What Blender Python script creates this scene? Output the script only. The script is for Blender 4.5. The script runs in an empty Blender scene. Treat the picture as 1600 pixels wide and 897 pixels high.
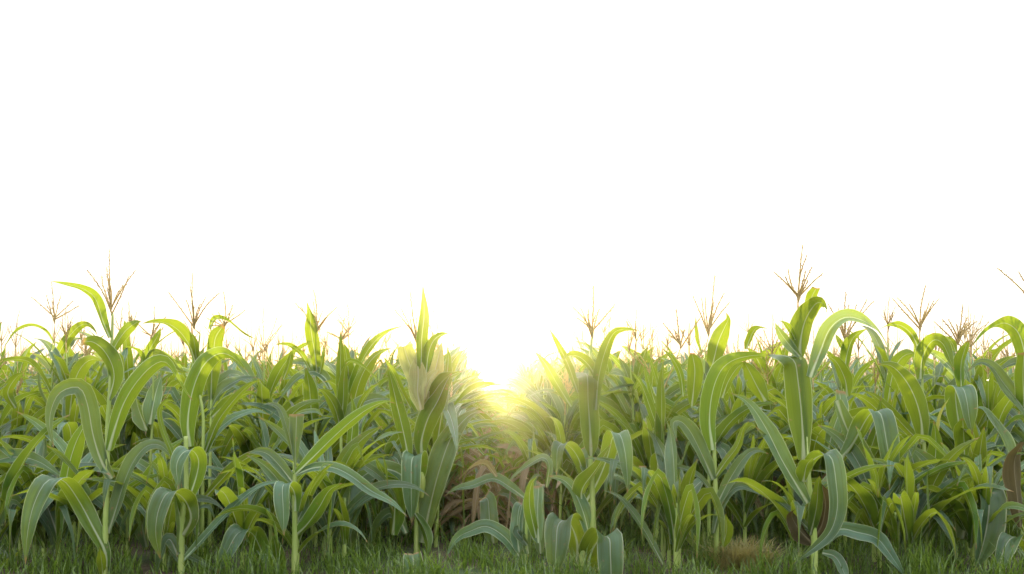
import bpy, math, random
import numpy as np
from mathutils import Vector, noise
R = math.radians
rnd = random.Random(11)
scene = bpy.context.scene
COL = scene.collection

# ------------------------------------------------------------ camera
F = 35.0 / 36.0 * 1600.0          # focal length in photo pixels
CAMH = 1.3                        # eye height
HY = 612.0                        # horizon row in the photo
cd = bpy.data.cameras.new('camera'); cam = bpy.data.objects.new('camera', cd); COL.objects.link(cam)
cd.lens = 35; cd.sensor_width = 36; cd.shift_y = (HY - 448.5) / 1600.0
cd.clip_start = .05; cd.clip_end = 3000
cam.location = (0, 0, CAMH); cam.rotation_euler = (R(90), 0, 0)
scene.camera = cam

# ------------------------------------------------------------ sky, sun, exposure
SUNX, SUNY = 738.0, 560.0         # where the sun stands in the photo
sd = Vector(((SUNX - 800) / F, 1.0, (HY - SUNY) / F)).normalized()
elev = math.asin(sd.z); az = math.atan2(sd.x, sd.y)
SKY_H, SKY_Z = .50, 1.75
w = bpy.data.worlds.new('World'); scene.world = w; w.use_nodes = True
nt = w.node_tree; nt.nodes.clear()
sky = nt.nodes.new('ShaderNodeTexSky'); sky.sky_type = 'NISHITA'; sky.sun_disc = False
sky.sun_elevation = elev; sky.sun_rotation = az; sky.air_density = 1.0; sky.dust_density = 1.5
b1 = nt.nodes.new('ShaderNodeBackground'); b1.inputs['Strength'].default_value = .05
b2 = nt.nodes.new('ShaderNodeBackground'); b2.inputs['Strength'].default_value = .78   # thin bright cloud all over
b2.inputs['Color'].default_value = (.975, .99, 1, 1)
ad = nt.nodes.new('ShaderNodeAddShader'); wo = nt.nodes.new('ShaderNodeOutputWorld')
# a thin bright overcast: about three times as bright overhead as at the horizon
gco = nt.nodes.new('ShaderNodeTexCoord'); gse = nt.nodes.new('ShaderNodeSeparateXYZ'); nt.links.new(gco.outputs['Generated'], gse.inputs[0])
gmr = nt.nodes.new('ShaderNodeMapRange'); nt.links.new(gse.outputs[2], gmr.inputs[0]); gmr.inputs[1].default_value = 0; gmr.inputs[2].default_value = 1
gmr.inputs[3].default_value = SKY_H; gmr.inputs[4].default_value = SKY_Z; nt.links.new(gmr.outputs[0], b2.inputs['Strength'])
nt.links.new(sky.outputs[0], b1.inputs[0]); nt.links.new(b1.outputs[0], ad.inputs[0]); nt.links.new(b2.outputs[0], ad.inputs[1])
nt.links.new(ad.outputs[0], wo.inputs[0])
sl = bpy.data.lights.new('sun', 'SUN'); sl.energy = 5.0; sl.angle = R(.6); sl.color = (1, .86, .58)
so = bpy.data.objects.new('sun', sl); COL.objects.link(so)
so.rotation_euler = (-sd).to_track_quat('-Z', 'Y').to_euler(); so.location = (0, 0, 30)
vs = scene.view_settings; vs.view_transform = 'Standard'; vs.look = 'None'; vs.gamma = 1; vs.use_curve_mapping = False
vs.exposure = 1.15
scene.render.engine = 'CYCLES'
cy = scene.cycles
cy.use_denoising = True; cy.max_bounces = 8; cy.diffuse_bounces = 4; cy.glossy_bounces = 2
cy.transmission_bounces = 4; cy.volume_bounces = 0; cy.transparent_max_bounces = 8
cy.sample_clamp_indirect = 6

# ------------------------------------------------------------ materials
def newmat(name):
    m = bpy.data.materials.new(name); m.use_nodes = True
    t = m.node_tree; t.nodes.clear(); return m, t
def N(t, k, **kw):
    n = t.nodes.new(k)
    for a, b in kw.items(): setattr(n, a, b)
    return n
def L(t, a, b): t.links.new(a, b)
def math_(t, op, a, b=None, c=None, clamp=False):
    n = N(t, 'ShaderNodeMath', operation=op, use_clamp=clamp)
    for i, v in enumerate((a, b, c)):
        if v is None: continue
        if isinstance(v, (int, float)): n.inputs[i].default_value = v
        else: L(t, v, n.inputs[i])
    return n.outputs[0]
def mix(t, f, a, b, mode='MIX'):
    n = N(t, 'ShaderNodeMix', data_type='RGBA', blend_type=mode)
    if isinstance(f, (int, float)): n.inputs[0].default_value = f
    else: L(t, f, n.inputs[0])
    for i, v in ((6, a), (7, b)):
        if isinstance(v, tuple): n.inputs[i].default_value = (*v, 1)
        else: L(t, v, n.inputs[i])
    return n.outputs[2]
def ramp(t, f, a, b):
    n = N(t, 'ShaderNodeMapRange'); L(t, f, n.inputs[0]); n.inputs[1].default_value = a; n.inputs[2].default_value = b
    return n.outputs[0]

def leaf_material(name, upper, upper2, lower, trans, rib, rough=.36, tfac=.42, spots=.0):
    m, t = newmat(name)
    out = N(t, 'ShaderNodeOutputMaterial'); uv = N(t, 'ShaderNodeUVMap', uv_map='uv'); sp = N(t, 'ShaderNodeSeparateXYZ')
    L(t, uv.outputs[0], sp.inputs[0]); u, v = sp.outputs[0], sp.outputs[1]
    oi = N(t, 'ShaderNodeObjectInfo'); geo = N(t, 'ShaderNodeNewGeometry'); tc = N(t, 'ShaderNodeTexCoord')
    a = math_(t, 'ABSOLUTE', math_(t, 'SUBTRACT', u, .5))
    wid = math_(t, 'ADD', math_(t, 'MULTIPLY', math_(t, 'POWER', math_(t, 'SUBTRACT', 1.0, v, clamp=True), 9.0), .17), .018)
    ribm = math_(t, 'SUBTRACT', 1.0, ramp(t, math_(t, 'DIVIDE', a, wid), .6, 1.5))
    # fine parallel veins
    nz = N(t, 'ShaderNodeTexNoise'); nz.inputs['Scale'].default_value = 1; nz.inputs['Detail'].default_value = 3
    cmb = N(t, 'ShaderNodeCombineXYZ'); L(t, math_(t, 'MULTIPLY', u, 46.0), cmb.inputs[0]); L(t, math_(t, 'MULTIPLY', v, 1.6), cmb.inputs[1])
    L(t, math_(t, 'MULTIPLY', oi.outputs['Random'], 40.0), cmb.inputs[2]); L(t, cmb.outputs[0], nz.inputs['Vector'])
    vein = ramp(t, nz.outputs[0], .38, .66)
    big = N(t, 'ShaderNodeTexNoise'); big.inputs['Scale'].default_value = 7; big.inputs['Detail'].default_value = 5
    L(t, tc.outputs['Object'], big.inputs['Vector']); bigv = ramp(t, big.outputs[0], .35, .68)
    up = mix(t, bigv, upper, upper2)
    up = mix(t, math_(t, 'MULTIPLY', vein, .5), up, tuple(min(1, c * 2.0 + .03) for c in upper))
    lo = mix(t, math_(t, 'MULTIPLY', vein, .3), lower, tuple(c * .62 for c in lower))
    # broad darker stripes between the veins
    n3 = N(t, 'ShaderNodeTexNoise'); n3.inputs['Scale'].default_value = 1; n3.inputs['Detail'].default_value = 2
    cm3 = N(t, 'ShaderNodeCombineXYZ'); L(t, math_(t, 'MULTIPLY', u, 13.0), cm3.inputs[0]); L(t, math_(t, 'MULTIPLY', v, 2.2), cm3.inputs[1])
    L(t, math_(t, 'MULTIPLY', oi.outputs['Random'], 90.0), cm3.inputs[2]); L(t, cm3.outputs[0], n3.inputs['Vector'])
    stp = ramp(t, n3.outputs[0], .5, .68)
    up = mix(t, math_(t, 'MULTIPLY', stp, .6), up, tuple(c * .42 for c in upper)); lo = mix(t, math_(t, 'MULTIPLY', stp, .45), lo, tuple(c * .45 for c in lower))
    base = mix(t, geo.outputs['Backfacing'], up, lo)
    base = mix(t, math_(t, 'MULTIPLY', ribm, .62), base, rib)
    # thin pale margin: the sun's rim light painted into the leaf colour
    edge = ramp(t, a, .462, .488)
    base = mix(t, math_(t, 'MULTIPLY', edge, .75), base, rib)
    # tint of each leaf
    hsv = N(t, 'ShaderNodeHueSaturation'); L(t, base, hsv.inputs['Color'])
    L(t, ramp2(t, oi.outputs['Random'], .475, .52), hsv.inputs['Hue']); L(t, ramp2(t, math_(t, 'FRACT', math_(t, 'MULTIPLY', oi.outputs['Random'], 7.3)), .62, 1.32), hsv.inputs['Value'])
    col = hsv.outputs[0]
    tr = mix(t, math_(t, 'MULTIPLY', vein, .35), trans, tuple(c * .6 for c in trans))
    tr = mix(t, math_(t, 'MULTIPLY', ribm, .7), tr, tuple(c * .8 for c in rib))
    if spots:
        s = N(t, 'ShaderNodeTexNoise'); s.inputs['Scale'].default_value = 26; s.inputs['Detail'].default_value = 6
        L(t, tc.outputs['Object'], s.inputs['Vector']); sm = ramp(t, s.outputs[0], .66, .72)
        tipm = ramp(t, math_(t, 'ADD', v, math_(t, 'MULTIPLY', s.outputs[0], .08)), .98, 1.03)
        sm = math_(t, 'MAXIMUM', math_(t, 'MULTIPLY', sm, spots), tipm)
        col = mix(t, sm, col, (.3, .2, .08)); tr = mix(t, sm, tr, (.35, .2, .06))
    p = N(t, 'ShaderNodeBsdfPrincipled'); L(t, col, p.inputs['Base Color'])
    L(t, ramp2(t, bigv, rough - .06, rough + .12), p.inputs['Roughness']); p.inputs['Specular IOR Level'].default_value = .5
    bmp = N(t, 'ShaderNodeBump'); bmp.inputs['Strength'].default_value = .6; bmp.inputs['Distance'].default_value = .004
    L(t, math_(t, 'SUBTRACT', nz.outputs[0], math_(t, 'MULTIPLY', ribm, .8)), bmp.inputs['Height']); L(t, bmp.outputs[0], p.inputs['Normal'])
    tb = N(t, 'ShaderNodeBsdfTranslucent'); L(t, tr, tb.inputs['Color'])
    mx = N(t, 'ShaderNodeMixShader'); mx.inputs[0].default_value = tfac
    L(t, p.outputs[0], mx.inputs[1]); L(t, tb.outputs[0], mx.inputs[2]); L(t, mx.outputs[0], out.inputs['Surface'])
    return m
def ramp2(t, f, lo, hi):
    n = N(t, 'ShaderNodeMapRange'); L(t, f, n.inputs[0]); n.inputs[3].default_value = lo; n.inputs[4].default_value = hi
    return n.outputs[0]
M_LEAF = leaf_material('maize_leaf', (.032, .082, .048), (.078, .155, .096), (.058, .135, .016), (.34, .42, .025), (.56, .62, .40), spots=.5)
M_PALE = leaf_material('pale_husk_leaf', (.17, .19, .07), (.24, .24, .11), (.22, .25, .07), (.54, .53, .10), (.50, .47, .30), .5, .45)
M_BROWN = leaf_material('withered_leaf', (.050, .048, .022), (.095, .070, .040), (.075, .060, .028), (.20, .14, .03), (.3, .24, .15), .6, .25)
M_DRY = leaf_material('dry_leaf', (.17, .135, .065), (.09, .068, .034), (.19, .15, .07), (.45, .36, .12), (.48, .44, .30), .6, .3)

def simple(name, c1, c2, rough=.5, tfac=0, trans=(.3, .4, .05), scale=20, stretch=1.0, bump=.2):
    m, t = newmat(name); out = N(t, 'ShaderNodeOutputMaterial'); tc = N(t, 'ShaderNodeTexCoord'); oi = N(t, 'ShaderNodeObjectInfo')
    mp = N(t, 'ShaderNodeMapping'); mp.inputs['Scale'].default_value = (1, 1, stretch); L(t, tc.outputs['Object'], mp.inputs[0])
    nz = N(t, 'ShaderNodeTexNoise'); nz.inputs['Scale'].default_value = scale; nz.inputs['Detail'].default_value = 6; L(t, mp.outputs[0], nz.inputs['Vector'])
    c = mix(t, ramp(t, nz.outputs[0], .35, .65), c1, c2)
    hs = N(t, 'ShaderNodeHueSaturation'); L(t, c, hs.inputs['Color']); L(t, ramp2(t, oi.outputs['Random'], .85, 1.15), hs.inputs['Value'])
    p = N(t, 'ShaderNodeBsdfPrincipled'); L(t, hs.outputs[0], p.inputs['Base Color']); p.inputs['Roughness'].default_value = rough
    b = N(t, 'ShaderNodeBump'); b.inputs['Strength'].default_value = bump; b.inputs['Distance'].default_value = .01; L(t, nz.outputs[0], b.inputs['Height']); L(t, b.outputs[0], p.inputs['Normal'])
    if tfac:
        tb = N(t, 'ShaderNodeBsdfTranslucent'); tb.inputs['Color'].default_value = (*trans, 1)
        mx = N(t, 'ShaderNodeMixShader'); mx.inputs[0].default_value = tfac; L(t, p.outputs[0], mx.inputs[1]); L(t, tb.outputs[0], mx.inputs[2]); L(t, mx.outputs[0], out.inputs[0])
    else: L(t, p.outputs[0], out.inputs[0])
    return m
M_STALK = simple('maize_stalk', (.27, .38, .09), (.37, .45, .15), .42, .2, (.5, .55, .1), 30, .12, .15)
M_TASSEL = simple('maize_tassel', (.26, .20, .10), (.62, .47, .19), .7, .3, (.6, .46, .12), 90, 1)
M_EAR = simple('ear_husk', (.20, .28, .05), (.3, .34, .09), .5, .2, (.5, .5, .08), 60, .1)
M_GRASS = simple('meadow_grass', (.008, .026, .004), (.12, .20, .035), .45, .33, (.22, .34, .03), 42)
M_STRAW = simple('straw_grass', (.24, .21, .08), (.13, .14, .04), .6, .3, (.5, .4, .12), 8)

def ground_material():
    m, t = newmat('soil_and_turf'); out = N(t, 'ShaderNodeOutputMaterial'); tc = N(t, 'ShaderNodeTexCoord')
    n1 = N(t, 'ShaderNodeTexNoise'); n1.inputs['Scale'].default_value = 1.3; n1.inputs['Detail'].default_value = 8; L(t, tc.outputs['Object'], n1.inputs[0])
    n2 = N(t, 'ShaderNodeTexNoise'); n2.inputs['Scale'].default_value = 22; n2.inputs['Detail'].default_value = 8; L(t, tc.outputs['Object'], n2.inputs[0])
    c = mix(t, ramp(t, n2.outputs[0], .35, .65), (.035, .026, .016), (.085, .062, .036))
    c = mix(t, ramp(t, n1.outputs[0], .42, .6), c, (.03, .055, .014))
    p = N(t, 'ShaderNodeBsdfPrincipled'); L(t, c, p.inputs[0]); p.inputs['Roughness'].default_value = .95
    b = N(t, 'ShaderNodeBump'); b.inputs['Strength'].default_value = .8; b.inputs['Distance'].default_value = .05; L(t, n2.outputs[0], b.inputs['Height']); L(t, b.outputs[0], p.inputs['Normal'])
    L(t, p.outputs[0], out.inputs[0]); return m

# ------------------------------------------------------------ mesh helpers
def mesh_obj(name, V, Fc, mat, parent=None, uv=None, smooth=True, link=True):
    me = bpy.data.meshes.new(name)
    me.from_pydata([tuple(v) for v in V], [], Fc); me.materials.append(mat)
    if uv is not None:
        ul = me.uv_layers.new(name='uv')
        li = np.empty(len(me.loops), dtype=np.int32); me.loops.foreach_get('vertex_index', li)
        ul.data.foreach_set('uv', np.asarray(uv, dtype=np.float32)[li].ravel())
    if smooth: me.polygons.foreach_set('use_smooth', [True] * len(me.polygons))
    o = bpy.data.objects.new(name, me)
    if link: COL.objects.link(o)
    if parent is not None: o.parent = parent
    return o

def spline(P, n):
    """resample a Catmull-Rom curve through P evenly to n+1 points"""
    P = [np.array(p, float) for p in P]
    if len(P) == 2: P = [P[0], (P[0] + P[1]) / 2, P[1]]
    Q = [2 * P[0] - P[1]] + P + [2 * P[-1] - P[-2]]
    out = []
    for i in range(1, len(Q) - 2):
        for k in range(12):
            s = k / 12; a, b, c, d = Q[i - 1], Q[i], Q[i + 1], Q[i + 2]
            out.append(.5 * ((2 * b) + (c - a) * s + (2 * a - 5 * b + 4 * c - d) * s * s + (3 * b - a - 3 * c + d) * s ** 3))
    out.append(P[-1]); out = np.array(out)
    for _ in range(2): out[1:-1] = out[1:-1] * .5 + (out[:-2] + out[2:]) * .25
    d = np.r_[0, np.cumsum(np.linalg.norm(np.diff(out, axis=0), axis=1))]
    s = np.linspace(0, d[-1], n + 1)
    return np.stack([np.interp(s, d, out[:, k]) for k in range(3)], 1)

def nrm(a):
    return a / max(1e-9, np.linalg.norm(a))
PROFILE = {
    'leaf': ([0, .06, .18, .38, .6, .8, .93, 1], [.42, .55, .82, 1, .90, .52, .18, .01]),
    'hang': ([0, .08, .25, .45, .65, .82, .94, 1], [.38, .55, .9, 1, .96, .68, .22, .01]),
    'spear': ([0, .2, .45, .65, .8, .9, 1], [.35, .75, 1, .9, .5, .2, .01]),
    'block': ([0, .08, .25, .5, .8, 1], [.25, .72, 1, .98, .92, .75]),
    'funnel': ([0, .15, .4, .75, 1], [.10, .22, .55, .92, 1]),
    'husk': ([0, .1, .3, .6, .85, 1], [.2, .5, .85, 1, .8, .25]),
}
def ribbon(P, N0, width, prof='leaf', nu=8, n=22, cup=.28, ruffle=.05, twist=0., seed=0, wref=None):
    """a leaf: ribbon along the curve P, N0 = its upper side at the base"""
    r = random.Random(seed)
    C = spline(P, n); T = np.gradient(C, axis=0); T = T / np.maximum(1e-9, np.linalg.norm(T, axis=1))[:, None]
    Nn = nrm(N0 - np.dot(N0, T[0]) * T[0]); V = []; UV = []
    px, py = PROFILE[prof]; ph1, ph2 = r.uniform(0, 6), r.uniform(0, 6); fr = r.uniform(9, 15); pleat = r.uniform(.02, .06) if nu >= 8 else 0; pf = r.uniform(7, 10)
    for i in range(n + 1):
        if wref is not None:
            Wd = nrm(wref - np.dot(wref, T[i]) * T[i]); Nn = np.cross(T[i], Wd)
        elif i:
            Nn = nrm(Nn - np.dot(Nn, T[i]) * T[i])
            a = twist / n
            Wd = np.cross(Nn, T[i]); Nn = nrm(Nn * math.cos(a) + Wd * math.sin(a))
        Wd = np.cross(Nn, T[i]); v = i / n; h = np.interp(v, px, py) * width / 2
        cc = cup * (1.5 - 1.1 * v) if v < .5 else cup * .95 * (1.3 - .6 * v)
        for j in range(nu + 1):
            u = -1 + 2 * j / nu
            rf = ruffle * width * math.sin(v * fr + (ph1 if u > 0 else ph2)) * abs(u) ** 2 * min(1, 4 * v) * min(1, 3 * (1 - v) + .2)
            z = h * cc * (abs(u) ** 1.1) + rf + h * pleat * math.cos(u * pf + ph1) * (1 - abs(u) * .3)
            V.append(C[i] + Wd * (u * h * (1 - .12 * abs(u) * cc)) + Nn * z); UV.append((j / nu, v))
    Fc = []
    for i in range(n):
        for j in range(nu):
            a = i * (nu + 1) + j; Fc.append((a, a + 1, a + nu + 2, a + nu + 1))
    # orient so that the face normal is the upper side
    V = np.array(V)
    q = Fc[len(Fc) // 2]; fn = np.cross(V[q[1]] - V[q[0]], V[q[3]] - V[q[0]])
    i = (len(Fc) // 2) // nu
    # rebuild N at that row from the ribbon is costly: cross(Nn,T)=W, so W x T = N(T.T)... sign is fixed
    Fc = [tuple(reversed(f)) for f in Fc] if FLIP else Fc
    return V, Fc, UV
# W = N x T;  W x T points to -N*(...)+..., face (a, a+1) = +W, then +T: W x T = (N x T) x T = -N  -> flip
FLIP = True

def tube(P, rad, k=8, n=None, cap=True):
    C = spline(P, n) if n else np.array(P, float)
    m = len(C); T = np.gradient(C, axis=0); V = []; Fc = []
    A = nrm(np.cross(T[0], [0.3, 1, 0.1]))
    for i in range(m):
        t_ = nrm(T[i]); A = nrm(A - np.dot(A, t_) * t_); B = np.cross(t_, A)
        r_ = rad(i / (m - 1)) if callable(rad) else rad
        for j in range(k):
            a = 2 * math.pi * j / k; V.append(C[i] + (A * math.cos(a) + B * math.sin(a)) * r_)
    for i in range(m - 1):
        for j in range(k):
            Fc.append((i * k + j, i * k + (j + 1) % k, (i + 1) * k + (j + 1) % k, (i + 1) * k + j))
    if cap:
        V.append(C[-1]); c = len(V) - 1
        for j in range(k): Fc.append(((m - 1) * k + j, (m - 1) * k + (j + 1) % k, c))
    return V, Fc
def merge(parts):
    V = []; Fc = []
    for v, f in parts:
        o = len(V); V.extend(v); Fc.extend([tuple(i + o for i in q) for q in f])
    return V, Fc

def stalk_mesh(P, r0, r1, seed=0):
    n = max(14, int(len(P) * 10)); r = random.Random(seed); C = spline(P, n)
    L_ = np.linalg.norm(C[-1] - C[0]); step = .21; off = r.random() * step
    def rad(v):
        b = r0 * (1 - v) ** .8 + r1 * (1 - (1 - v) ** .8)
        d = ((v * L_ + off) % step) / step           # sheath: a step just above every node
        return b * (1.0 + .13 * math.exp(-d * 9) - .05 * (d > .93))
    n2 = max(30, int(L_ / .025)); return tube(spline(P, n2), rad, 9)

def tassel_mesh(node, tips, seed=0, bead=True, thick=1.0):
    r = random.Random(seed); parts = []
    node = np.array(node, float)
    for bi, tp in enumerate(tips):
        tp = np.array(tp, float); d = tp - node; Ln = np.linalg.norm(d)
        start = node + np.array([0, 0, 1]) * (r.uniform(-.02, .05) if bi else 0)
        mid = start + (tp - start) * .5 + np.array([r.uniform(-.012, .012), r.uniform(-.02, .02), Ln * r.uniform(.0, .05)])
        C = spline([start, mid, tp], 12)
        parts.append(tube(C, lambda v: .0052 * thick * (1 - .5 * v), 4))
        if bead:
            # spikelets sit in pairs all along each branch
            m = int(Ln / .012)
            for k in range(m):
                s = .12 + .86 * k / m
                if r.random() < (.75 if s < .35 else .4 if bi else .15): continue
                p = C[0] + 0 * node
                x = s * 12; i = min(11, int(x)); p = C[i] + (C[i + 1] - C[i]) * (x - i); t_ = nrm(C[i + 1] - C[i])
                a = r.uniform(0, 6.28); A = nrm(np.cross(t_, [.2, 1, .3])); B = np.cross(t_, A); o = A * math.cos(a) + B * math.sin(a)
                ax = nrm(t_ * .85 + o * .5); q = p + o * .003 * thick; wv = nrm(np.cross(ax, [0, 1, .1])) * .003 * thick; w2 = nrm(np.cross(ax, wv)) * .003 * thick
                ln = .013
                V = [q, q + ax * ln * .5 + wv, q + ax * ln * .5 + w2, q + ax * ln * .5 - wv, q + ax * ln * .5 - w2, q + ax * ln]
                parts.append((V, [(0, 2, 1), (0, 3, 2), (0, 4, 3), (0, 1, 4), (5, 1, 2), (5, 2, 3), (5, 3, 4), (5, 4, 1)]))
    return merge(parts)

# ------------------------------------------------------------ the setting
def flat_sheet(name, x0, x1, y0, y1, z, mat):
    o = mesh_obj(name, [(x0, y0, z), (x1, y0, z), (x1, y1, z), (x0, y1, z)], [(0, 1, 2, 3)], mat, smooth=False)
    o['kind'] = 'structure'; return o
flat_sheet('ground', -900, 900, -60, 1800, 0, ground_material())

# rows of maize run towards the horizon point at px 768; the open furrow between two of them
def furrow_x(y): return .03 - .0206 * y

# ------------------------------------------------------------ hero plants, shape of every leaf as in the photograph
CROP = {'A0': (0, 370, 3.3225), 'B0': (0, 620, 3.2375), 'A1': (400, 400, 3.7375), 'B1': (400, 620, 3.2375),
        'A2': (800, 400, 3.7375), 'B2': (800, 620, 3.2375), 'A3': (1200, 370, 3.3225), 'B3': (1200, 620, 3.2375),
        'C0': (660, 520, 4.983), 'C2': (660, 690, 4.333), 'C3': (300, 560, 4.485), 'C4': (1330, 560, 4.485), 'C5': (560, 430, 4.27)}
def pxy(c, x, y):
    o = CROP[c]; return o[0] + x / o[2], o[1] + y / o[2]
def at(x, y, D): return np.array([(x - 800) / F * D, D, CAMH + (HY - y) / F * D])
MATS = {'g': None}
GRP = 'corn plants of the field'
def hero(label, D, stalk, leaves, tassel=None, r0=.021, r1=.007, ears=()):
    """stalk: (crop, [(x,y)...]) from low to high"""
    c, pts = stalk; S = [pxy(c, *p) for p in pts]
    bx = S[0][0] + (S[0][0] - S[1][0]) * .3
    base = np.array([(bx - 800) / F * D, D, 0.])
    root = bpy.data.objects.new('corn_plant', None); COL.objects.link(root); root.location = tuple(base)
    root['label'] = label; root['category'] = 'corn plant'; root['group'] = GRP
    root.empty_display_size = .2
    P = [np.array([base[0], D, -.03])]
    for s in S:
        q = at(*s, D)
        if q[2] > .03 and q[2] > P[-1][2] + .02: P.append(q)
    P = [p - base for p in P]
    sv, sf = stalk_mesh(P, r0, r1, int(abs(bx))); mesh_obj('stalk', sv, sf, M_STALK, root)
    for k, lf in enumerate(leaves):
        cr, wd, side, pp = lf[:4]; o = lf[4] if len(lf) > 4 else {}
        if cr is None: cr = c
        sd_ = int(abs(bx)) * 31 + k; r = random.Random(sd_)
        sc = CROP[cr][2]; npt = len(pp); Q = []
        auto = all(len(p) == 2 for p in pp)
        amp = o.get('d', (.16 if side == 'l' else -.10))
        z0 = o.get('z', r.uniform(.0, .03))
        for i, p in enumerate(pp):
            dz = z0 + (amp * (i / (npt - 1)) ** 1.3 if auto else (1.7 * p[2] if len(p) > 2 else 0))
            x, y = pxy(cr, p[0], p[1]); Q.append(at(x, y, D - dz))
        roll = R(o.get('roll', r.uniform(20, 38)))
        wpx = wd / sc / max(.6, math.cos(roll)); W = wpx / F * D * .97
        sg = 1 if side == 'u' else -1
        mid = np.mean(Q, axis=0); ch = (Q[0] + Q[-1]) / 2; conv = mid - ch; conv[1] = 0
        T0 = nrm(Q[1] - Q[0]); conv = conv - np.dot(conv, T0) * T0
        if np.linalg.norm(conv) < 1e-4: conv = np.cross(T0, [0, 1, 0])
        conv = nrm(conv); N0 = np.array([0, -1., 0]) * sg * math.cos(roll) + conv * math.sin(roll)
        mt = {'g': M_LEAF, 'p': M_PALE, 'b': M_BROWN, 'd': M_DRY}[o.get('m', 'g')]
        v, f, uv = ribbon(Q, N0, W, o.get('p', 'hang' if not auto else 'leaf'), 12, 30, o.get('cup', .38), o.get('ruf', .065), R(o.get('tw', r.uniform(-18, 18))), sd_, None if auto else np.array([-sg, o.get('wy', r.uniform(-.15, .15)), 0.]))
        lo = mesh_obj('leaf', v - base, f, mt, root, uv)
        if o.get('m') in ('b', 'd'): lo['label'] = 'withered brown leaf'
        if o.get('m') == 'p': lo['label'] = 'pale bleached leaf'
    if tassel:
        tcr, nd, tips = tassel[:3]; r = random.Random(int(bx))
        n0 = at(*pxy(tcr, *nd), D) - base
        top = P[-1]
        tp = []
        for i, q in enumerate(tips):
            tp.append(at(*pxy(tcr, *q), D + (0 if i == 0 else r.uniform(-.1, .1))) - base)
        for i in range(2):
            q = tp[0]; tp.append(n0 + (q - n0) * r.uniform(.35, .6) + np.array([r.uniform(-.05, .05), r.uniform(-.1, .1), 0]))
        tv, tf = tassel_mesh(n0, tp, int(bx), True, 1.25); a, b = tube([top, (top + n0) / 2, n0], lambda v: r1 * (1 - .5 * v), 6, 6)
        tv, tf = merge([(tv, tf), (a, b)]); mesh_obj('tassel', tv, tf, M_TASSEL, root)
    for e in ears:
        cr, pp, wd = e; Q = [at(*pxy(cr, *p), D - .04) - base for p in pp]; W = wd / CROP[cr][2] / F * D / 2
        a, b = tube(spline(Q, 14), lambda v: W * (.25 + .75 * math.sin(min(1, v * 1.25 + .12) * math.pi * .62)) * (1 - max(0, v - .75) * 3), 10)
        mesh_obj('ear', a, b, M_EAR, root)
    return root

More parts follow.
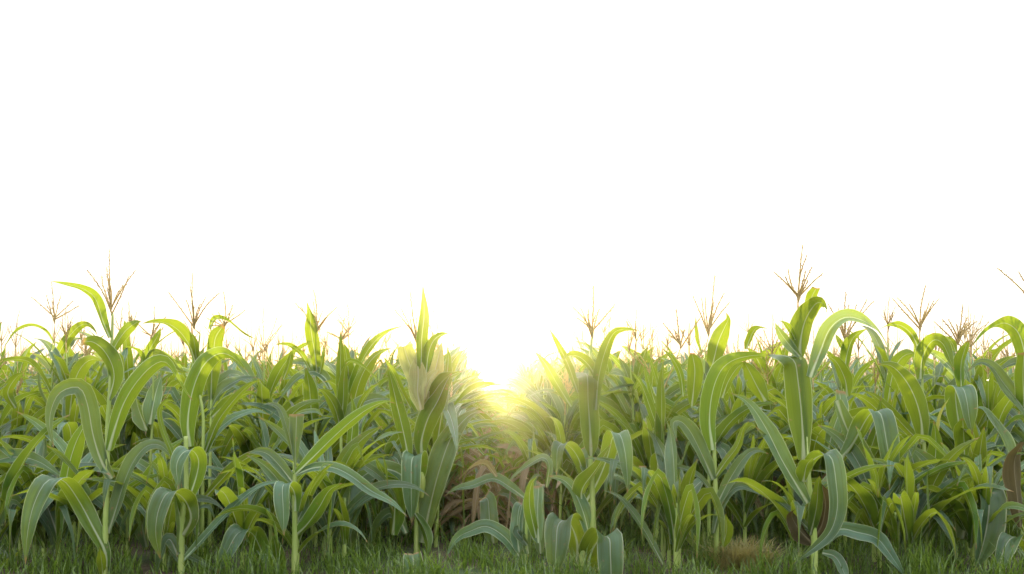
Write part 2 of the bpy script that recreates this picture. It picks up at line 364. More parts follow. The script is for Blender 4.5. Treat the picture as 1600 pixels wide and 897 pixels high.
#HEROES
exec_heroes = None
def heroes():
    hero('corn plant under the tallest left tassel, its yellow top leaf pointing left', 6.95,
     ('B0', [(528, 900), (535, 640), (540, 480), (545, 150), (560, -80), (568, -330), (570, -420)]), [
        ('A0', 62, 'l', [(568, 525), (535, 440), (495, 320), (430, 270), (350, 248), (265, 230)], {'roll': 15, 'tw': 10}),
        ('A0', 62, 'l', [(572, 620), (610, 545), (660, 480), (710, 445), (735, 440)], {'roll': 12, 'p': 'spear'}),
        ('A0', 105, 'l', [(562, 850), (592, 740), (580, 660), (535, 585), (480, 545), (430, 548)], {'roll': 12, 'p': 'husk', 'd': .1}),
        ('B0', 92, 'u', [(565, 415), (510, 320), (470, 190), (445, 50), (410, -40), (350, -45), (285, 0), (250, 120), (272, 260)], {'d': .15, 'roll': 25}),
        ('A0', 88, 'l', [(565, 1110), (595, 1000), (640, 870), (705, 760), (790, 670), (860, 650), (920, 730), (960, 800), (1000, 850)], {'roll': 25}),
        ('B0', 92, 'u', [(550, 690), (590, 560), (630, 430), (680, 320), (740, 252), (800, 242), (850, 280), (875, 340)], {'d': -.05}),
        ('B0', 105, 'l', [(535, 860), (530, 780), (470, 660), (400, 530), (320, 425, .06), (235, 430, .13), (170, 550, .15), (138, 700, .15), (128, 850, .12)], {'roll': 8, 'cup': .2}),
        ('B0', 45, 'l', [(520, 920), (515, 840), (505, 760)], {'p': 'spear'}),
     ], ('A0', (577, 395), [(566, 58), (450, 168), (523, 190), (552, 155), (669, 204), (705, 172), (640, 250)]), .024, .008)
    hero('corn plant cut by the left edge, one blue-green blade reaching right', 7.4,
     ('B0', [(-90, 900), (-85, 600), (-80, 380), (-75, 100), (-60, -150)]), [
        ('B0', 78, 'u', [(-90, 430), (-50, 350), (20, 312), (110, 305), (200, 330), (270, 375), (330, 415)], {'roll': 25}),
        ('A0', 60, 'l', [(-70, 760), (-50, 600), (-20, 490), (10, 440)], {}),
        ('B0', 70, 'l', [(-80, 420), (-20, 230), (40, 280), (70, 290)], {}),
        ('B0', 50, 'u', [(-60, 900), (20, 860), (80, 810), (115, 765)], {}),
        ('B0', 45, 'u', [(-60, 200), (0, 240), (60, 290), (100, 330), (120, 400)], {}),
     ])
    hero('corn plant with a bare wide-spread tassel just left of the tallest left tassel', 8.6,
     ('A0', [(262, 1300), (262, 1000), (268, 800), (282, 650), (284, 560)]), [
        ('A0', 24, 'l', [(280, 555), (245, 500), (195, 467), (140, 462), (75, 500), (10, 590)], {}),
        ('A0', 48, 'l', [(268, 715), (300, 620), (350, 530), (410, 465), (455, 455), (490, 485), (508, 522)], {'roll': 30}),
        ('A0', 42, 'l', [(265, 820), (225, 740), (160, 655), (80, 635), (0, 650), (-40, 690)], {}),
        ('A0', 55, 'l', [(80, 890), (40, 810), (85, 730), (130, 705)], {}),
        ('A0', 60, 'u', [(290, 760), (340, 670), (390, 630), (450, 610)], {}),
        ('A0', 45, 'u', [(300, 740), (370, 680), (430, 672), (500, 700)], {}),
        ('A0', 45, 'u', [(350, 600), (370, 560), (400, 530), (435, 540)], {}),
        ('A0', 100, 'u', [(320, 900), (320, 800), (350, 720)], {'p': 'block'}),
        ('A0', 22, 'u', [(265, 900), (215, 790), (200, 690), (207, 600)], {}),
     ], ('A0', (285, 440), [(268, 232), (160, 310), (240, 300), (320, 290), (380, 330), (410, 357), (240, 350)]), .018, .005)
    hero('corn plant with a slim stalk standing between two taller tasselled plants on the left', 8.2,
     ('B0', [(742, 760), (750, 500), (768, 200), (775, -80), (760, -200)]), [
        ('A0', 36, 'l', [(742, 680), (735, 620), (695, 580), (640, 570)], {}),
        ('A0', 40, 'l', [(745, 660), (775, 590), (815, 520), (835, 470)], {}),
        ('B0', 75, 'u', [(745, 170), (700, 60), (680, -40), (690, -90)], {'p': 'block'}),
        ('B0', 80, 'u', [(760, 140), (780, 20), (800, -60), (820, -110)], {}),
        ('B0', 85, 'u', [(745, 760), (720, 640), (740, 500), (790, 420), (850, 400)], {}),
        ('A0', 50, 'l', [(750, 690), (800, 610), (870, 640), (920, 690), (980, 705)], {}),
     ], ('A0', (782, 540), [(800, 355), (675, 415), (865, 410), (735, 490), (850, 470)]), .017, .005)
    hero('corn plant with a narrow tassel and a broad green leaf arching right', 7.75,
     ('B0', [(1020, 820), (1025, 350), (1028, 100), (1000, -60), (1003, -230), (1012, -320)]), [
        ('A0', 80, 'l', [(1018, 670), (985, 570), (930, 490), (870, 452), (800, 440), (740, 450)], {'roll': 35}),
        ('A0', 105, 'l', [(985, 1090), (975, 960), (1000, 800), (1055, 670), (1135, 607), (1210, 625), (1290, 705)], {'roll': 20}),
        ('B0', 52, 'l', [(1035, 515), (1110, 430), (1190, 350), (1290, 292), (1360, 310), (1400, 370)], {}),
        ('B0', 52, 'u', [(1035, 330), (1080, 200), (1170, 115), (1285, 70), (1370, 95)], {'m': 'g'}),
        ('B0', 50, 'l', [(1040, 280), (1100, 130), (1180, 20), (1260, -60), (1330, -90)], {}),
        ('A0', 40, 'l', [(1020, 640), (1010, 560), (1000, 500)], {'p': 'spear'}),
        ('B0', 70, 'u', [(1010, 700), (960, 600), (900, 560), (860, 600)], {}),
     ], ('A0', (1010, 480), [(1000, 185), (872, 283), (985, 255), (1040, 345), (1070, 310), (1140, 290)]), .02, .006)
    hero('corn plant with a cut-off upright yellow-green leaf before a leaning tassel', 8.3,
     ('A0', [(1090, 1250), (1095, 1000), (1098, 800), (1095, 600), (1095, 460)]), [
        ('A0', 92, 'l', [(1095, 850), (1100, 700), (1110, 590), (1120, 520), (1160, 460)], {'p': 'husk', 'roll': 10}),
        ('A0', 30, 'l', [(1088, 480), (1115, 425), (1180, 435), (1260, 500), (1335, 535)], {}),
        ('A0', 70, 'u', [(1090, 900), (1150, 800), (1250, 740), (1330, 730)], {}),
        ('A0', 55, 'l', [(1100, 940), (1170, 870), (1260, 820), (1330, 800)], {}),
     ], ('A0', (1165, 460), [(1160, 283), (1070, 420), (1275, 380), (1210, 350), (1220, 395), (1100, 400)]), .017, .005)
    hero('front corn plant without tassel, two leaves folded round its stalk, left third', 6.98,
     ('B0', [(918, 900), (920, 640), (942, 480), (942, 350), (940, 200)]), [
        ('B0', 92, 'l', [(945, 540), (985, 430), (1005, 330), (975, 275, .06), (925, 285, .1), (893, 350, .12), (905, 470, .12)], {'roll': 5}),
        ('B0', 28, 'l', [(900, 470), (875, 300), (825, 170), (807, 70), (845, 20), (890, 35), (930, 100)], {}),
        ('B0', 112, 'l', [(925, 700), (965, 620), (945, 540), (900, 492, .08), (845, 488, .14), (800, 580, .16), (788, 700, .16), (812, 820, .12)], {'roll': 5}),
        ('B0', 50, 'u', [(925, 830), (990, 760), (1100, 640), (1220, 520), (1310, 455), (1400, 432), (1470, 445)], {'d': .05}),
        ('B0', 40, 'u', [(920, 850), (860, 745), (890, 733), (960, 805), (1040, 845), (1120, 900)], {}),
        ('B0', 60, 'u', [(900, 800), (850, 720), (800, 860), (790, 920)], {}),
     ], None, .024, .014)
    hero('low corn clump whose folded blue-green blade hangs to the bottom edge', 7.05,
     ('B1', [(80, 900), (80, 860), (75, 800)]), [
        ('B1', 105, 'l', [(60, 900), (30, 790), (-20, 690, .05), (-90, 688, .1), (-150, 790, .12), (-200, 900, .12)], {'roll': 5}),
        ('B1', 85, 'l', [(120, 960), (110, 860), (100, 770), (85, 690)], {'p': 'spear', 'roll': 20}),
        ('B1', 60, 'u', [(90, 880), (40, 780), (0, 740), (-60, 720)], {}),
     ], None, .018, .01)
    hero('corn plant crowned by a stout upright yellow leaf with an S-bent point', 8.35,
     ('A1', [(350, 1200), (350, 900), (352, 700), (352, 560)]), [
        ('A1', 84, 'l', [(357, 700), (345, 580), (322, 440), (315, 350), (296, 262)], {'p': 'spear', 'roll': 8}),
        ('A1', 24, 'l', [(372, 690), (388, 600), (397, 512)], {'p': 'spear'}),
        ('A1', 34, 'l', [(315, 665), (265, 575), (205, 525), (150, 515), (105, 520)], {}),
        ('A1', 34, 'l', [(160, 720), (190, 640), (205, 570), (215, 550)], {}),
        ('A1', 60, 'u', [(440, 780), (400, 710), (330, 675), (250, 710), (180, 780), (130, 850)], {'roll': 35}),
        ('A1', 95, 'l', [(330, 1000), (320, 880), (310, 760), (290, 650)], {'p': 'leaf'}),
        ('A1', 55, 'u', [(350, 900), (400, 850), (460, 800), (500, 790)], {}),
     ], ('A1', (355, 440), [(337, 195), (228, 275), (262, 295), (330, 250), (430, 335), (474, 300), (360, 380)]), .017, .005)
    hero('corn plant with a slim yellow spear leaf, right of the stout yellow one', 8.0,
     ('B1', [(430, 800), (431, 350), (430, 180), (428, 60), (430, -100)]), [
        ('A1', 62, 'l', [(497, 960), (495, 800), (493, 650), (495, 540), (492, 430)], {'p': 'leaf', 'roll': 8}),
        ('A1', 60, 'l', [(500, 960), (510, 830), (515, 700), (528, 620)], {}),
        ('A1', 34, 'l', [(500, 700), (535, 620), (590, 625), (660, 675), (725, 738)], {}),
        ('A1', 34, 'l', [(590, 920), (620, 850), (670, 780), (725, 738)], {}),
        ('B1', 60, 'l', [(432, 190), (400, 60), (350, -20), (310, -40)], {}),
        ('B1', 75, 'u', [(440, 180), (500, 60), (600, 10), (690, 15)], {}),
        ('B1', 70, 'l', [(420, 450), (470, 300), (490, 100), (480, -20)], {}),
        ('B1', 60, 'u', [(435, 560), (480, 420), (520, 260), (600, 250), (690, 330)], {}),
     ], ('A1', (495, 510), [(520, 355), (417, 443), (575, 432), (525, 440), (440, 450)]), .02, .006)
    hero('corn plant with a blunt blue-green leaf hanging in front of its stalk, left of centre', 6.97,
     ('B1', [(195, 900), (197, 700), (196, 500), (197, 330)]), [
        ('B1', 82, 'u', [(198, 370), (200, 280), (203, 180), (206, 88)], {'roll': 5, 'p': 'funnel', 'z': .04, 'tw': 0, 'cup': .15, 'd': -.03}),
        ('B1', 40, 'u', [(190, 300), (160, 170), (120, 60), (60, 36), (20, 50)], {'d': -.1}),
        ('B1', 28, 'u', [(205, 90), (260, 75), (310, 75), (350, 110)], {}),
        ('B1', 92, 'l', [(197, 580), (195, 490), (165, 445, .06), (135, 455, .1), (138, 570, .12), (142, 705, .12)], {'roll': 5}),
        ('B1', 74, 'l', [(200, 705), (260, 645), (320, 560), (370, 475), (435, 437)], {}),
        ('B1', 66, 'l', [(195, 400), (280, 315), (380, 215), (470, 132), (560, 65), (650, 25), (710, 35)], {'d': .05}),
        ('B1', 58, 'u', [(203, 395), (290, 360), (390, 358), (480, 400), (580, 475), (690, 535), (770, 610)], {'d': .02}),
        ('B1', 60, 'u', [(190, 440), (120, 350), (60, 290), (0, 275), (-40, 290)], {}),
        ('B1', 70, 'u', [(205, 640), (240, 560), (240, 500), (275, 500)], {'p': 'block'}),
     ], None, .024, .014)
    hero('tall corn plant with pale bleached leaves and a yellow spear beside the glow', 7.9,
     ('B1', [(810, 800), (812, 620), (815, 500), (825, 300), (828, 150), (815, -150)]), [
        ('A1', 76, 'l', [(960, 780), (965, 600), (968, 480), (982, 330), (973, 150)], {'p': 'spear', 'roll': 5, 'tw': 0}),
        ('C5', 140, 'u', [(425, 860), (405, 760), (370, 660), (330, 560), (305, 474)], {'m': 'p', 'p': 'block', 'roll': 18, 'tw': 0, 'z': .05, 'd': -.05}),
        ('C5', 120, 'u', [(420, 900), (395, 780), (400, 680), (395, 580), (385, 500)], {'m': 'p', 'p': 'spear', 'roll': 25, 'z': .09}),
        ('C5', 125, 'u', [(440, 890), (465, 760), (510, 640), (540, 520), (560, 440)], {'m': 'p', 'p': 'leaf', 'roll': 25, 'z': .04}),
        ('C5', 90, 'l', [(440, 900), (500, 800), (580, 700), (600, 560), (590, 480)], {'p': 'leaf', 'roll': 25, 'z': .0}),
        ('C5', 70, 'u', [(440, 830), (455, 740), (500, 660), (545, 620)], {'m': 'p', 'p': 'leaf', 'roll': 30, 'z': .1}),
        ('C5', 95, 'l', [(470, 870), (540, 740), (600, 680), (690, 640)], {'z': .03}),
        ('C5', 80, 'l', [(450, 700), (465, 540), (500, 440), (560, 395), (610, 390)], {}),
        ('B1', 112, 'l', [(840, 300), (838, 220), (870, 110), (920, 20), (960, -70), (990, -120)], {'roll': 10}),
        ('B1', 66, 'l', [(775, 340), (750, 200), (715, 50), (690, -60), (665, -160)], {}),
        ('A1', 40, 'l', [(900, 890), (850, 790), (800, 680), (735, 575)], {}),
        ('B1', 134, 'u', [(845, 740), (880, 560), (925, 380), (985, 210), (1060, 110), (1120, 75), (1160, 85)], {'roll': 30}),
        ('B1', 105, 'l', [(815, 470), (830, 370), (820, 308, .05), (790, 312, .1), (785, 430, .12), (788, 640, .1)], {'roll': 3, 'p': 'hang'}),
        ('B1', 60, 'l', [(800, 590), (845, 660), (870, 740), (862, 825)], {}),
        ('B1', 92, 'u', [(812, 500), (740, 400), (660, 366), (580, 378), (495, 450), (430, 580), (405, 750)], {'d': .2}),
        ('B1', 62, 'u', [(760, 690), (720, 610), (670, 590), (615, 650), (590, 750), (560, 880)], {}),
        ('B1', 100, 'u', [(500, 860), (480, 700), (510, 560), (540, 470)], {'p': 'block'}),
        ('B1', 100, 'l', [(690, 700), (700, 500), (640, 380), (600, 300)], {}),
     ], ('A1', (935, 490), [(898, 190), (810, 315), (848, 310), (897, 345), (1052, 310)]), .021, .006, [('B1', [(838, 510), (838, 450), (840, 380)], 40)])
    hero('short corn shoot with a notched blue-green tip rising from the grass', 7.0,
     ('B1', [(795, 960), (795, 900), (795, 880)]), [
        ('B1', 118, 'u', [(800, 1010), (798, 920), (795, 830), (792, 795)], {'p': 'block', 'roll': 0, 'cup': .5}),
     ], None, .014, .008)
    hero('low spreading corn plant at the furrow mouth, leaf arching over the grass', 7.5,
     ('C2', [(700, 840), (705, 600), (715, 400), (720, 300)]), [
        ('C2', 95, 'u', [(720, 900), (650, 770), (560, 650), (440, 575), (340, 600), (230, 660), (150, 800)], {'roll': 30}),
        ('C2', 130, 'u', [(480, 690), (455, 530), (445, 400), (420, 375)], {'p': 'block', 'roll': 10, 'z': -.1}),
        ('C2', 95, 'u', [(655, 750), (640, 600), (655, 450), (680, 425)], {'p': 'block', 'roll': 12}),
        ('C2', 95, 'u', [(715, 760), (705, 600), (725, 400), (765, 240), (830, 245)], {'roll': 25}),
        ('C2', 90, 'u', [(800, 760), (785, 520), (788, 320), (805, 285)], {'p': 'block', 'roll': 10}),
        ('C2', 70, 'u', [(700, 390), (600, 315), (480, 250), (340, 295), (230, 320), (150, 370)], {'d': -.1, 'm': 'g'}),
        ('C2', 48, 'u', [(838, 310), (858, 160), (815, 108), (730, 150), (645, 210), (575, 275)], {}),
        ('C2', 60, 'u', [(710, 700), (640, 600), (760, 640), (830, 720)], {}),
        ('C2', 50, 'l', [(500, 240), (430, 150), (340, 170), (250, 250)], {'m': 'd'}),
     ], None, .018, .009)
    hero('yellow-lit corn plant with a leaf curling to the right beside the sun glow', 7.1,
     ('B2', [(358, 900), (358, 800), (405, 690), (405, 450), (395, 250), (395, -100), (400, -260), (405, -300)]), [
        ('B2', 108, 'l', [(400, 300), (395, 170), (385, 20), (382, -90, .02), (372, -118, -.05), (330, -125, -.15)], {'p': 'block', 'roll': 3, 'z': .03, 'tw': 0}),
        ('A2', 78, 'l', [(490, 900), (505, 720), (540, 570), (590, 455), (655, 428), (740, 436)], {'roll': 15}),
        ('A2', 62, 'l', [(495, 720), (450, 640), (385, 585), (320, 590), (270, 660)], {}),
        ('A2', 46, 'l', [(385, 800), (330, 640), (275, 530), (215, 420)], {}),
        ('A2', 60, 'l', [(345, 880), (265, 750), (195, 630), (130, 555)], {}),
        ('B2', 92, 'l', [(375, 530), (435, 425), (485, 300), (510, 205, .05), (545, 190, .1), (570, 270, .12), (582, 380, .12), (585, 490, .1)], {'roll': 5}),
        ('B2', 100, 'l', [(365, 560), (355, 470), (430, 360), (500, 240)], {}),
        ('B2', 84, 'u', [(392, 790), (375, 640), (325, 500), (265, 425), (185, 400)], {'d': .1}),
        ('B2', 78, 'l', [(372, 430), (335, 310), (280, 245, .05), (232, 260, .1), (225, 400, .1)], {'roll': 5}),
        ('B2', 70, 'u', [(385, 400), (370, 320), (350, 262)], {'p': 'block'}),
        ('B2', 145, 'l', [(330, 850), (330, 740), (290, 640, .06), (235, 645, .1), (222, 770, .13), (215, 930, .12)], {'roll': 3, 'cup': .5}),
        ('B2', 145, 'l', [(385, 930), (390, 820), (440, 722, .08), (490, 712, .12), (498, 800, .14), (503, 960, .14)], {'roll': 3, 'p': 'block', 'cup': .4}),
        ('B2', 42, 'u', [(765, 850), (685, 700), (605, 575), (535, 500), (450, 470)], {}),
        ('B2', 60, 'l', [(130, 740), (90, 560), (95, 450), (130, 400)], {}),
        ('B2', 66, 'u', [(135, 740), (130, 580), (135, 450)], {'p': 'block'}),
     ], ('A2', (468, 465), [(475, 172), (355, 300), (400, 300), (603, 280), (510, 305), (440, 340), (375, 360)]), .025, .008)
    hero('corn plant with two narrow upright leaves and a blade curling down its stalk', 7.7,
     ('B2', [(765, 720), (765, 560), (760, 400), (755, 200), (750, 0)]), [
        ('B2', 44, 'l', [(752, 320), (738, 180), (700, 60), (655, -60), (600, -138)], {}),
        ('B2', 60, 'l', [(762, 320), (758, 150), (757, -30), (765, -195)], {'p': 'leaf'}),
        ('B2', 82, 'l', [(765, 560), (740, 420), (740, 318, .03), (790, 316, .07), (790, 420, .08), (770, 530, .08)], {'roll': 3}),
        ('B2', 62, 'u', [(762, 540), (765, 590), (850, 635), (910, 715), (960, 790), (1000, 850)], {}),
        ('A2', 40, 'l', [(1000, 820), (985, 700), (945, 610), (880, 540)], {}),
        ('A2', 105, 'l', [(1050, 880), (1062, 760), (1068, 660), (1052, 568)], {'p': 'husk', 'roll': 10}),
        ('A2', 30, 'l', [(835, 860), (800, 740), (770, 620)], {}),
        ('A2', 26, 'l', [(860, 800), (830, 680), (785, 545)], {}),
        ('B2', 60, 'u', [(690, 560), (680, 450), (655, 350)], {'p': 'block'}),
     ], ('A2', (985, 540), [(960, 310), (880, 390), (1010, 425), (1110, 345), (1000, 430), (915, 460)]), .02, .006)
    hero('corn plant with a broad yellow leaf curling under a tall slightly leaning tassel', 8.2,
     ('A2', [(1150, 1300), (1150, 1000), (1130, 800), (1122, 640), (1130, 540)]), [
        ('A2', 112, 'l', [(1150, 720), (1180, 600), (1205, 500), (1240, 420), (1262, 370), (1250, 330)], {'p': 'spear', 'roll': 10}),
        ('A2', 30, 'l', [(1112, 570), (1085, 470), (1072, 345)], {'p': 'spear'}),
        ('A2', 70, 'u', [(1150, 760), (1110, 640), (1060, 568)], {}),
        ('A2', 75, 'l', [(1230, 830), (1260, 740), (1310, 660), (1370, 610)], {}),
        ('A2', 90, 'l', [(1480, 850), (1430, 760), (1390, 680), (1350, 610)], {}),
        ('A2', 45, 'l', [(1370, 545), (1395, 470), (1430, 420), (1495, 425)], {}),
     ], ('A2', (1150, 460), [(1185, 108), (1055, 232), (1108, 240), (1240, 213), (1275, 265), (1180, 255), (1130, 240)]), .018, .005)
    hero('corn plant on a pale stalk, big bright leaf arching over to the right', 7.35,
     ('B2', [(1035, 860), (1035, 640), (1028, 400), (1022, 230)]), [
        ('B2', 112, 'l', [(1018, 270), (1000, 130), (1012, -10), (1050, -120), (1110, -180), (1210, -208), (1320, -212)], {'roll': 12}),
        ('B2', 82, 'u', [(1015, 420), (965, 300), (905, 180), (855, 125), (815, 135), (835, 230)], {'d': .08}),
        ('B2', 42, 'l', [(1025, 410), (1080, 330), (1140, 250), (1170, 160), (1200, 120)], {}),
        ('B2', 46, 'u', [(1020, 690), (1050, 570), (1095, 490), (1150, 455), (1220, 475), (1295, 518)], {}),
        ('B2', 32, 'u', [(1015, 490), (950, 410), (885, 368), (810, 355), (760, 370)], {}),
        ('B2', 60, 'l', [(1060, 760), (1085, 680), (1080, 590)], {}),
        ('B2', 100, 'l', [(880, 720), (880, 560), (900, 420), (940, 310)], {}),
        ('B2', 60, 'u', [(1030, 560), (1100, 420), (1180, 300), (1240, 270), (1300, 290)], {}),
     ], None, .022, .012)
    hero('tallest corn plant of the right side, brown withered leaf low on its stalk', 7.0,
     ('B3', [(235, 900), (233, 720), (222, 560), (205, 420), (190, 240), (165, -100), (155, -350), (152, -420)]), [
        ('A3', 62, 'l', [(205, 430), (215, 370), (228, 310), (252, 266)], {'p': 'block', 'roll': 5, 'z': -.05}),
        ('A3', 132, 'l', [(165, 620), (172, 520), (195, 430), (240, 355), (275, 340), (298, 370), (305, 402)], {'roll': 12}),
        ('B3', 146, 'l', [(182, 320), (178, 210), (168, 60), (150, -100), (135, -178), (90, -208, -.02), (30, -215, -.1), (-20, -215, -.15)], {'roll': 3, 'tw': 0}),
        ('A3', 88, 'u', [(220, 730), (270, 600), (320, 480), (395, 420), (480, 430), (560, 480), (605, 540), (625, 590)], {'roll': 30}),
        ('A3', 52, 'u', [(165, 620), (110, 560), (65, 500), (35, 445)], {}),
        ('A3', 30, 'l', [(150, 560), (125, 500), (90, 450), (55, 435)], {}),
        ('B3', 98, 'u', [(198, 540), (140, 440), (65, 310), (-15, 150), (-100, 30), (-190, -20)], {'d': .05, 'roll': 20}),
        ('B3', 100, 'l', [(190, 430), (205, 350), (260, 300, .05), (320, 305, .1), (345, 440, .12), (350, 570, .12), (310, 690, .12), (200, 790, .12), (115, 850, .1)], {'roll': 5, 'p': 'leaf'}),
        ('B3', 80, 'l', [(180, 430), (195, 350), (225, 310)], {'z': .05}),
        ('B3', 100, 'l', [(232, 720), (275, 640), (290, 530), (265, 430)], {'m': 'b', 'z': -.05}),
        ('B3', 90, 'l', [(225, 740), (165, 680), (120, 600), (150, 560)], {'m': 'b', 'z': .0}),
        ('B3', 34, 'u', [(225, 695), (140, 600), (60, 535), (-10, 490), (-60, 505)], {}),
        ('B3', 80, 'u', [(290, 740), (360, 670), (450, 685), (550, 715), (620, 800), (700, 920)], {'d': .15}),
        ('B3', 55, 'u', [(275, 790), (340, 810), (380, 880), (405, 960)], {'d': .15}),
        ('B3', 60, 'l', [(215, 700), (245, 560), (255, 440), (262, 400)], {}),
     ], ('A3', (155, 330), [(180, 40), (203, 92), (230, 153), (287, 187), (28, 180), (105, 167), (88, 205)]), .026, .008)
    hero('corn plant with a long dark blue-green leaf, right of the tallest right plant', 8.3,
     ('A3', [(400, 1300), (395, 1000), (395, 800), (397, 700), (400, 580)]), [
        ('A3', 74, 'l', [(400, 700), (410, 610), (445, 520), (518, 476)], {'roll': 8}),
        ('A3', 26, 'l', [(398, 600), (375, 550), (350, 505)], {}),
        ('A3', 64, 'l', [(410, 830), (400, 740), (355, 650), (298, 608)], {}),
        ('B3', 88, 'u', [(295, 310), (325, 180), (365, 60), (362, -30)], {'p': 'block', 'roll': 12, 'z': .3}),
        ('B3', 110, 'u', [(345, 20), (385, 130), (455, 280), (530, 420), (585, 550), (600, 700)], {'z': .5, 'd': .02, 'roll': 15}),
        ('B3', 118, 'l', [(370, 320), (430, 240), (495, 120), (535, 78, .05), (572, 95, .1), (600, 240, .12), (622, 370, .12), (643, 512, .1)], {'z': .6, 'roll': 3}),
        ('B3', 48, 'l', [(780, 240), (710, 170), (625, 80), (545, 0), (475, -35)], {}),
        ('B3', 60, 'u', [(430, 640), (440, 560), (400, 560)], {'p': 'block'}),
        ('B3', 70, 'l', [(460, 380), (520, 260), (560, 120), (570, 0)], {}),
     ], ('A3', (400, 525), [(405, 283), (310, 345), (515, 322), (550, 332), (460, 350), (420, 350), (365, 370)]), .018, .005)
    hero('corn plant with a bare straight stalk and a fan-shaped tassel, at right', 7.9,
     ('B3', [(815, 800), (812, 680), (800, 470), (787, 180), (780, -80), (767, -240)]), [
        ('A3', 42, 'l', [(785, 590), (748, 510), (690, 462), (630, 460), (575, 480)], {}),
        ('A3', 84, 'l', [(793, 740), (800, 640), (832, 565), (870, 535), (910, 560), (940, 625), (968, 695)], {'roll': 22}),
        ('B3', 108, 'l', [(782, 230), (775, 120), (745, 10), (695, -85), (625, -155), (550, -165)], {'roll': 18}),
        ('B3', 74, 'l', [(800, 470), (755, 360), (700, 230), (630, 158)], {}),
        ('B3', 64, 'l', [(815, 700), (880, 612), (970, 512), (1085, 440), (1185, 470), (1310, 500)], {}),
        ('B3', 26, 'u', [(812, 700), (760, 560), (720, 515), (660, 570), (610, 620)], {}),
        ('B3', 90, 'l', [(800, 560), (835, 400), (850, 240), (840, 120)], {}),
        ('B3', 34, 'u', [(815, 640), (860, 560), (910, 600), (940, 680)], {}),
     ], ('A3', (787, 485), [(818, 250), (645, 318), (670, 315), (735, 350), (838, 335), (862, 330), (890, 318)]), .02, .006)
    hero('corn plant with a flat-topped blue-green leaf near the right edge', 8.0,
     ('B3', [(1010, 700), (1005, 530), (997, 280), (985, 0), (975, -210), (980, -250)]), [
        ('A3', 80, 'l', [(1005, 800), (1000, 680), (1015, 600), (1040, 540)], {'p': 'husk', 'roll': 10}),
        ('A3', 60, 'u', [(985, 740), (955, 640), (925, 570), (888, 540)], {}),
        ('A3', 30, 'l', [(975, 600), (955, 550), (925, 515)], {}),
        ('B3', 110, 'l', [(985, 240), (955, 60), (950, -35), (985, -42, .05), (1005, 20, .09), (1018, 110, .1), (1035, 195, .08)], {'roll': 3, 'z': .05}),
        ('B3', 102, 'l', [(995, 330), (993, 230), (985, 110)], {'p': 'husk', 'roll': 5}),
        ('B3', 34, 'u', [(1005, 460), (1080, 360), (1140, 290), (1175, 240)], {}),
        ('B3', 70, 'l', [(1010, 500), (1060, 360), (1080, 230), (1095, 150)], {}),
        ('B3', 70, 'u', [(1000, 480), (960, 380), (900, 290), (870, 230)], {}),
        ('B3', 150, 'l', [(990, 720), (1020, 600), (1075, 505, .05), (1120, 520, .1), (1100, 700, .12), (1045, 890, .12)], {'roll': 3, 'z': .6, 'cup': .5}),
        ('C4', 40, 'l', [(612, 540), (620, 430), (650, 350), (690, 270)], {'m': 'p', 'roll': 40}),
     ], ('A3', (985, 550), [(1012, 348), (860, 438), (905, 428), (935, 428), (1035, 418), (1083, 438), (1055, 440)]), .019, .006)
    hero('corn plant cut by the right edge, with a big brown leaf', 7.2,
     ('B3', [(1350, 900), (1350, 600), (1345, 300), (1360, 0), (1400, -400)]), [
        ('A3', 88, 'l', [(1345, 760), (1335, 620), (1300, 500), (1240, 450), (1180, 460), (1110, 510), (1058, 568)], {'roll': 28}),
        ('A3', 104, 'u', [(1420, 1080), (1330, 900), (1230, 770), (1160, 675), (1095, 652), (1035, 700)], {'roll': 20}),
        ('A3', 80, 'l', [(1335, 900), (1325, 740), (1330, 600)], {'p': 'block'}),
        ('B3', 112, 'l', [(1280, 660), (1260, 500), (1245, 330), (1290, 230)], {'m': 'b', 'p': 'husk', 'roll': 8}),
        ('B3', 78, 'u', [(1240, 340), (1190, 215), (1130, 110), (1085, 60), (1040, 62)], {}),
        ('B3', 105, 'l', [(1370, 840), (1310, 740), (1240, 712, .06), (1190, 780, .1), (1150, 950, .12)], {'roll': 5, 'cup': .45}),
        ('B3', 30, 'l', [(1330, 620), (1280, 620), (1230, 690)], {}),
        ('A3', 50, 'u', [(1370, 700), (1300, 650), (1220, 680), (1190, 700)], {}),
     ], ('A3', (1420, 400), [(1400, 90), (1188, 160), (1300, 180), (1540, 170), (1350, 150)]), .022, .008)
    hero('small corn plant with faint tassel behind the drooping leaf, right edge', 9.0,
     ('A3', [(1250, 1300), (1248, 1000), (1246, 800), (1244, 700)]), [
        ('A3', 60, 'l', [(1246, 900), (1200, 780), (1150, 740), (1080, 800)], {}),
        ('A3', 50, 'u', [(1248, 850), (1290, 740), (1340, 700), (1400, 720)], {}),
        ('A3', 60, 'l', [(1130, 900), (1110, 830), (1150, 760), (1180, 720)], {}),
     ], ('A3', (1245, 650), [(1240, 520), (1158, 530), (1220, 485), (1300, 570), (1200, 560)]), .016, .005)
heroes()

